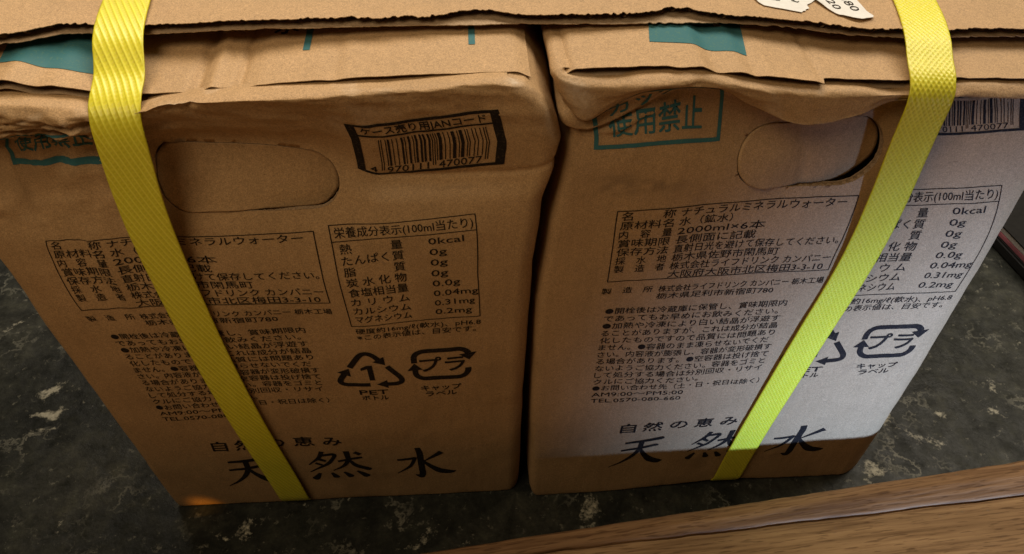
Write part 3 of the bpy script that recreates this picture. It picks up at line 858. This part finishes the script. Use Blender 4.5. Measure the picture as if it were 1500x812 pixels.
def ridge(p, w):
    f = np.abs(p - np.round(p)); return np.exp(-(f / w) ** 2)
def pat_left(s, t):
    a = math.radians(-18); b = math.radians(40)
    p1 = (s * math.cos(a) + t * math.sin(a)) / .0020; p2 = (s * math.cos(b) + t * math.sin(b)) / .00135
    return .00030 * np.maximum(ridge(p1, .15), .38 * ridge(p2, .20))
def pat_right(s, t):
    p1 = s / .0019 + t / .0028; p2 = s / .0019 - t / .0028
    return .00028 * np.maximum(ridge(p1, .15), ridge(p2, .15))

def strap_thing(label, xb, xt, zr, ys, low, pat, name="packing_strap"):
    """xb: x far back on the sheet, xt: x at the rim"""
    st = thing(name, label, "strap", (low[-1][0], -.006, .0), "yellow packing straps")
    X = lambda y: float(np.interp(y, [.004, .045, .12], [xt, xb, xb + (xb - xt)]))
    path = [*[(X(y), y, float(sh_z(np.array([X(y)]), np.array([y]))[0]) + .0007) for y in (.30, .20, .14, .10, .07, .05, .034)], (X(.022), .022, float(sh_z(np.array([xt]), np.array([.034]))[0]) - .0006),
            (X(ys[0]), ys[0], zr + .0074), (xt, ys[1], zr + .0060), (xt, ys[2], zr + .0035), (xt, ys[3], zr - .0010), (xt, ys[4], zr - .008)] + low
    path += [(low[-1][0], low[-1][1] + .003, .0035), (low[-1][0], .012, .0012), (low[-1][0], .03, .0010)]
    o = strap(path, .0165, pat, None); keep(o, st)
    return st

strap_thing("left yellow woven plastic strap with slanting ribs, down the left carton", -.1425, -.1358, .2785, (.0085, .0014, -.0040, -.0070, -.0080),
            [(-.1388, -.0082, .258), (-.1402, -.0086, .225), (-.1402, -.0080, .18), (-.1383, -.0068, .115), (-.1345, -.0040, .05), (-.1318, -.0026, .012)], pat_left)
strap_thing("right yellow plastic strap with honeycomb embossing, down the right carton", .1530, .1412, .2765, (.0105, .0056, .0016, -.0012, -.0016),
            [(.1430, -.0014, .252), (.1450, -.0014, .205), (.1400, -.0022, .152), (.1330, -.0036, .084), (.1302, -.0036, .045), (.1284, -.0034, .012)], pat_right)

# ------------------------------------------------------------------ floor
def floor():
    ax = np.concatenate([[-3, -1.5, -.8, -.55], np.arange(-.45, .62, .0024), [.7, .9, 1.5, 3]])
    ay = np.concatenate([[-3, -1.5, -.6, -.2], np.arange(-.10, .36, .0024), [.45, .6, 1.0, 1.8, 3]])
    X, Y = np.meshgrid(ax, ay)
    Xw = X + .010 * fbm(X * 60, Y * 60, 51); Yw = Y + .010 * fbm(X * 60, Y * 60, 57)
    fl = np.zeros_like(X)
    def fleck(x, y, L, w, ang, amp):
        ca, sa = math.cos(ang), math.sin(ang)
        a = (Xw - x) * ca + (Yw - y) * sa; b = -(Xw - x) * sa + (Yw - y) * ca
        np.maximum(fl, amp * np.exp(-(a / L) ** 2 - (b / w) ** 2), out=fl)
    R = np.random.RandomState(5)
    for x, y, L, w, g, a in [(-.3143, .0917, .010, .0045, .5, 1.1), (-.3096, .0725, .014, .0045, .35, 1.1), (-.327, .154, .006, .004, .3, .8), (-.2243, .0937, .008, .004, .6, .8), (-.305, .0603, .016, .004, .4, .8),
                             (.2526, .0354, .006, .011, .3, 1.1), (.229, .0063, .011, .006, .2, 1.0), (.2884, .0415, .007, .005, -.4, .95), (.3256, .0395, .010, .005, .3, .9), (.3348, .0614, .006, .008, .3, .8), (.2641, .0243, .006, .007, .2, .8), (.2753, .0186, .012, .005, -.3, .9),
                             (.0422, -.0134, .009, .006, .9, .9), (.040, -.024, .012, .0035, .8, .8), (-.0564, -.0271, .010, .006, .3, .7), (-.1612, -.0128, .005, .010, .2, .9), (-.17, -.018, .006, .004, .3, .8), (.2208, -.0028, .006, .006, .6, .85), (-.3567, .1491, .012, .004, .7, .8), (-.33, .19, .012, .004, .5, .9)]:
        fleck(x, y, L, w, g, a)
    for _ in range(520):
        x, y = R.uniform(-.45, .6), R.uniform(-.09, .34)
        fleck(x, y, R.uniform(.002, .012), R.uniform(.0009, .0026), R.uniform(0, 3.1), R.uniform(.35, .9))
    P = np.stack([X, Y, 0 * X], -1).reshape(-1, 3)
    o = mesh("floor", P, grid_faces(len(ax), len(ay)), None, None)
    at = o.data.attributes.new("fleck", 'FLOAT', 'POINT'); at.data.foreach_set('value', fl.ravel().astype(np.float32))
    t = NT("dark_marbled_tile")
    A = t.n('ShaderNodeAttribute'); A.attribute_name = "fleck"
    big = t.noise(9, 5, rough=.6); mid = t.noise(60, 7, rough=.72); fine = t.noise(420, 3); brk = t.noise(300, 5, rough=.7)
    c1 = t.ramp(big, [(.30, (.013, .0142, .0125)), (.52, (.025, .026, .022)), (.74, (.056, .055, .044))])
    c2 = t.ramp(mid, [(.32, (.42, .44, .43)), (.5, (1, 1, 1)), (.68, (1.9, 1.85, 1.65))])
    m = t.mix(1, (c1, 0), (c2, 0), 'MULTIPLY')
    # pale veins broken up by noise
    ad = t.n('ShaderNodeMath', operation='MULTIPLY_ADD'); t.l(brk, 'Fac', ad, 0); ad.inputs[1].default_value = 2.0; ad.inputs[2].default_value = -1.12
    sm = t.n('ShaderNodeMath', operation='ADD'); t.l(A, 'Fac', sm, 0); t.l(ad, 0, sm, 1)
    f = t.ramp(sm, [(.46, (0, 0, 0)), (.62, (.35, .35, .35)), (.88, (1, 1, 1))], 0)
    m2 = t.mix(0., (m, 2), (.42, .395, .31)); t.l(f, 0, m2, 0)
    spk = t.noise(150, 4, rough=.75); sk = t.ramp(spk, [(.60, (0, 0, 0)), (.70, (.55, .55, .55))])
    m2b = t.mix(0., (m2, 2), (.22, .21, .165)); t.l(sk, 0, m2b, 0)
    ve = t.noise(17, 7, rough=.62); vr = t.ramp(ve, [(.484, (0, 0, 0)), (.500, (.8, .8, .8)), (.516, (0, 0, 0))])
    vm = t.noise(34, 3); vmr = t.ramp(vm, [(.50, (0, 0, 0)), (.64, (1, 1, 1))])
    vx = t.n('ShaderNodeMath', operation='MULTIPLY'); t.l(vr, 0, vx, 0); t.l(vmr, 0, vx, 1)
    m2c = t.mix(0., (m2b, 2), (.27, .26, .21)); t.l(vx, 0, m2c, 0); m2b = m2c
    g = t.ramp(fine, [(.3, (.80, .80, .80)), (.7, (1.18, 1.18, 1.18))]); m3 = t.mix(.8, (m2b, 2), (g, 0), 'MULTIPLY')
    t.l(m3, 2, t.b, 'Base Color')
    sp = t.noise(85, 6, rough=.7); spr = t.ramp(sp, [(.32, (.04, .04, .04)), (.72, (.21, .21, .21))]); t.l(spr, 0, t.b, 'Specular IOR Level')
    ro = t.ramp(mid, [(.3, (.30, .30, .30)), (.7, (.46, .46, .46))]); t.l(ro, 0, t.b, 'Roughness')
    b = t.bump(mid, 'Fac', .18, .003); t.bump(brk, 'Fac', .15, .0008, b)
    o.data.materials.append(t.m); o['kind'] = 'structure'
floor()

# ------------------------------------------------------------------ wooden step in front
def wood(name, dark, light, ang):
    t = NT(name)
    g = t.n('ShaderNodeNewGeometry'); mp = t.n('ShaderNodeMapping'); mp.vector_type = 'TEXTURE'
    mp.inputs['Rotation'].default_value = (0, 0, ang); t.l(g, 'Position', mp, 'Vector')
    def st(sc, scale, det=4, dist=0.0):
        m2 = t.n('ShaderNodeMapping'); m2.inputs['Scale'].default_value = scale; t.l(mp, 0, m2, 'Vector')
        x = t.n('ShaderNodeTexNoise'); x.inputs['Scale'].default_value = sc; x.inputs['Detail'].default_value = det; x.inputs['Distortion'].default_value = dist
        t.l(m2, 0, x, 'Vector'); return x
    a = st(1, (9, 170, 120), 5, .4); b = st(1, (22, 560, 340), 5, .2); c = st(9, (.5, 3, 2), 2); pore = st(1, (75, 900, 500), 3)
    c1 = t.ramp(a, [(.32, dark), (.66, light)])
    c2 = t.ramp(b, [(.34, (.58, .53, .49)), (.54, (1, 1, 1))]); m = t.mix(.85, (c1, 0), (c2, 0), 'MULTIPLY')
    c3 = t.ramp(c, [(.3, (.75, .73, .72)), (.7, (1.15, 1.15, 1.15))]); m2 = t.mix(.8, (m, 2), (c3, 0), 'MULTIPLY')
    c4 = t.ramp(pore, [(.36, (.36, .31, .28)), (.44, (1, 1, 1))]); m3 = t.mix(.65, (m2, 2), (c4, 0), 'MULTIPLY')
    t.l(m3, 2, t.b, 'Base Color'); t.b.inputs['Roughness'].default_value = .72; t.b.inputs['Specular IOR Level'].default_value = .2
    q = t.bump(b, 'Fac', .4, .0006); t.bump(pore, 'Fac', .4, .0004, q)
    return t.m
ZS = .050
A0 = np.array([-.0521, -.0568]); A1 = np.array([.2854, -.0228]); B0 = np.array([-.0036, -.0603]); B1 = np.array([.2741, -.0430])
ang = math.atan2(*(A1 - A0)[::-1])
M_TRIM = wood("reddish_brown_wood", (.19, .100, .047), (.36, .208, .100), ang)
M_BOARD = wood("light_brown_wood", (.25, .145, .068), (.46, .285, .142), math.atan2(*(B1 - B0)[::-1]))
step = thing("wooden_step", "brown wooden step edge running past the bottom of the cartons at lower right", "step", (.1, -.1, 0))
def along(P0, P1, t): return P0 + (P1 - P0) * t
def step_mesh():
    ts = np.linspace(-1.6, 2.6, 420)
    xs = []; 
    rows = []
    for t in ts:
        a = along(A0, A1, t); tb = (a[0] - B0[0]) / (B1 - B0)[0]; b = along(B0, B1, tb)
        rag_ = .0004 * fbm(t * 30., 0., 3); rg2 = .0007 * fbm(t * 24., 0., 8)
        a = a + [0, rag_]; b = b + [0, rg2]
        wdt = max(a[1] - b[1], .0015); b = np.array([a[0], a[1] - wdt])
        hl = .0003 * fbm(t * 40., .5, 5)
        r = [(a[0], a[1] + .0012, 0), (a[0], a[1] + .0012, ZS - .005), (a[0], a[1] + .0008, ZS - .0022), (a[0], a[1], ZS - .0008), (a[0], a[1] - .0012, ZS),
             (a[0], (a[1] + b[1]) / 2, ZS + .0004 + hl), (b[0], b[1] + .0014, ZS + .0005 + hl), (b[0], b[1] + .0004, ZS + .0003), (b[0], b[1] - .0001, ZS - .0004), (b[0], b[1] - .0002, ZS - .003), (b[0], b[1] - .0002, 0)]
        rows.append(r)
    P = np.array(rows); n = P.shape[1]
    # v index = station, u index = section point
    F = grid_faces(n, len(ts))
    o = keep(mesh("edge_trim", P.reshape(-1, 3), F[:, ::-1], M_TRIM, None), step)
    rows = []
    for t in ts:
        a = along(A0, A1, t); tb = (a[0] - B0[0]) / (B1 - B0)[0]; b = along(B0, B1, tb)
        b = b + [0, .0007 * fbm(t * 24., 0., 8)]
        wdt = max(along(A0, A1, t)[1] - b[1], .0015); y = a[1] - wdt - .0007
        rows.append([(a[0], y, 0), (a[0], y, ZS - .0012), (a[0], y - .0004, ZS - .0004), (a[0], y - .0014, ZS), (a[0], y - .10, ZS + .0003), (a[0], y - .3, ZS + .0003), (a[0], y - .8, ZS)])
    P = np.array(rows); n = P.shape[1]
    keep(mesh("step_board", P.reshape(-1, 3), grid_faces(n, len(ts))[:, ::-1], M_BOARD, None), step)
step_mesh()

# ------------------------------------------------------------------ magazine on a dark case at the right edge
def slab(name, w, d, h, mat, loc, rz, bev=.0015):
    bm = bmesh.new(); bmesh.ops.create_cube(bm, size=1)
    for v in bm.verts: v.co = Vector((v.co.x * w, v.co.y * d, (v.co.z + .5) * h))
    bmesh.ops.bevel(bm, geom=bm.edges[:], offset=bev, segments=2, affect='EDGES')
    me = bpy.data.meshes.new(name); bm.to_mesh(me); bm.free()
    o = link(name, me, mat, None, False); o.location = loc; o.rotation_euler = (0, 0, rz)
    return o
rz = math.radians(7.74)
MX, MY = .4098 + .1 * math.cos(rz), .18 + .1 * math.sin(rz)
case = slab("storage_case", .20, .26, .0098, plain("black_plastic", (.010, .010, .010), .5), (MX, MY, 0), rz, .0015)
tag(case, "low black case on the floor at the right edge, under the pink-edged magazine", "case")
mag = thing("magazine", "dark-topped magazine with pink and white edges lying on the black case at the right edge", "magazine", (MX, MY, .0100))
for nm, h, z, m, sh in (("cover", .0038, 0, plain("pink_cover", (.40, .13, .16), .45, 60, .3), .0008), ("page_block", .0046, .0039, plain("page_edges", (.50, .47, .43), .7, 900, .2), .0012), ("cover", .0008, .0086, plain("dark_cover", (.020, .019, .018), .95), .0006)):
    o = slab(nm, .197, .257, h, m, (MX + sh, MY, .0100 + z), rz, .0004); keep(o, mag)
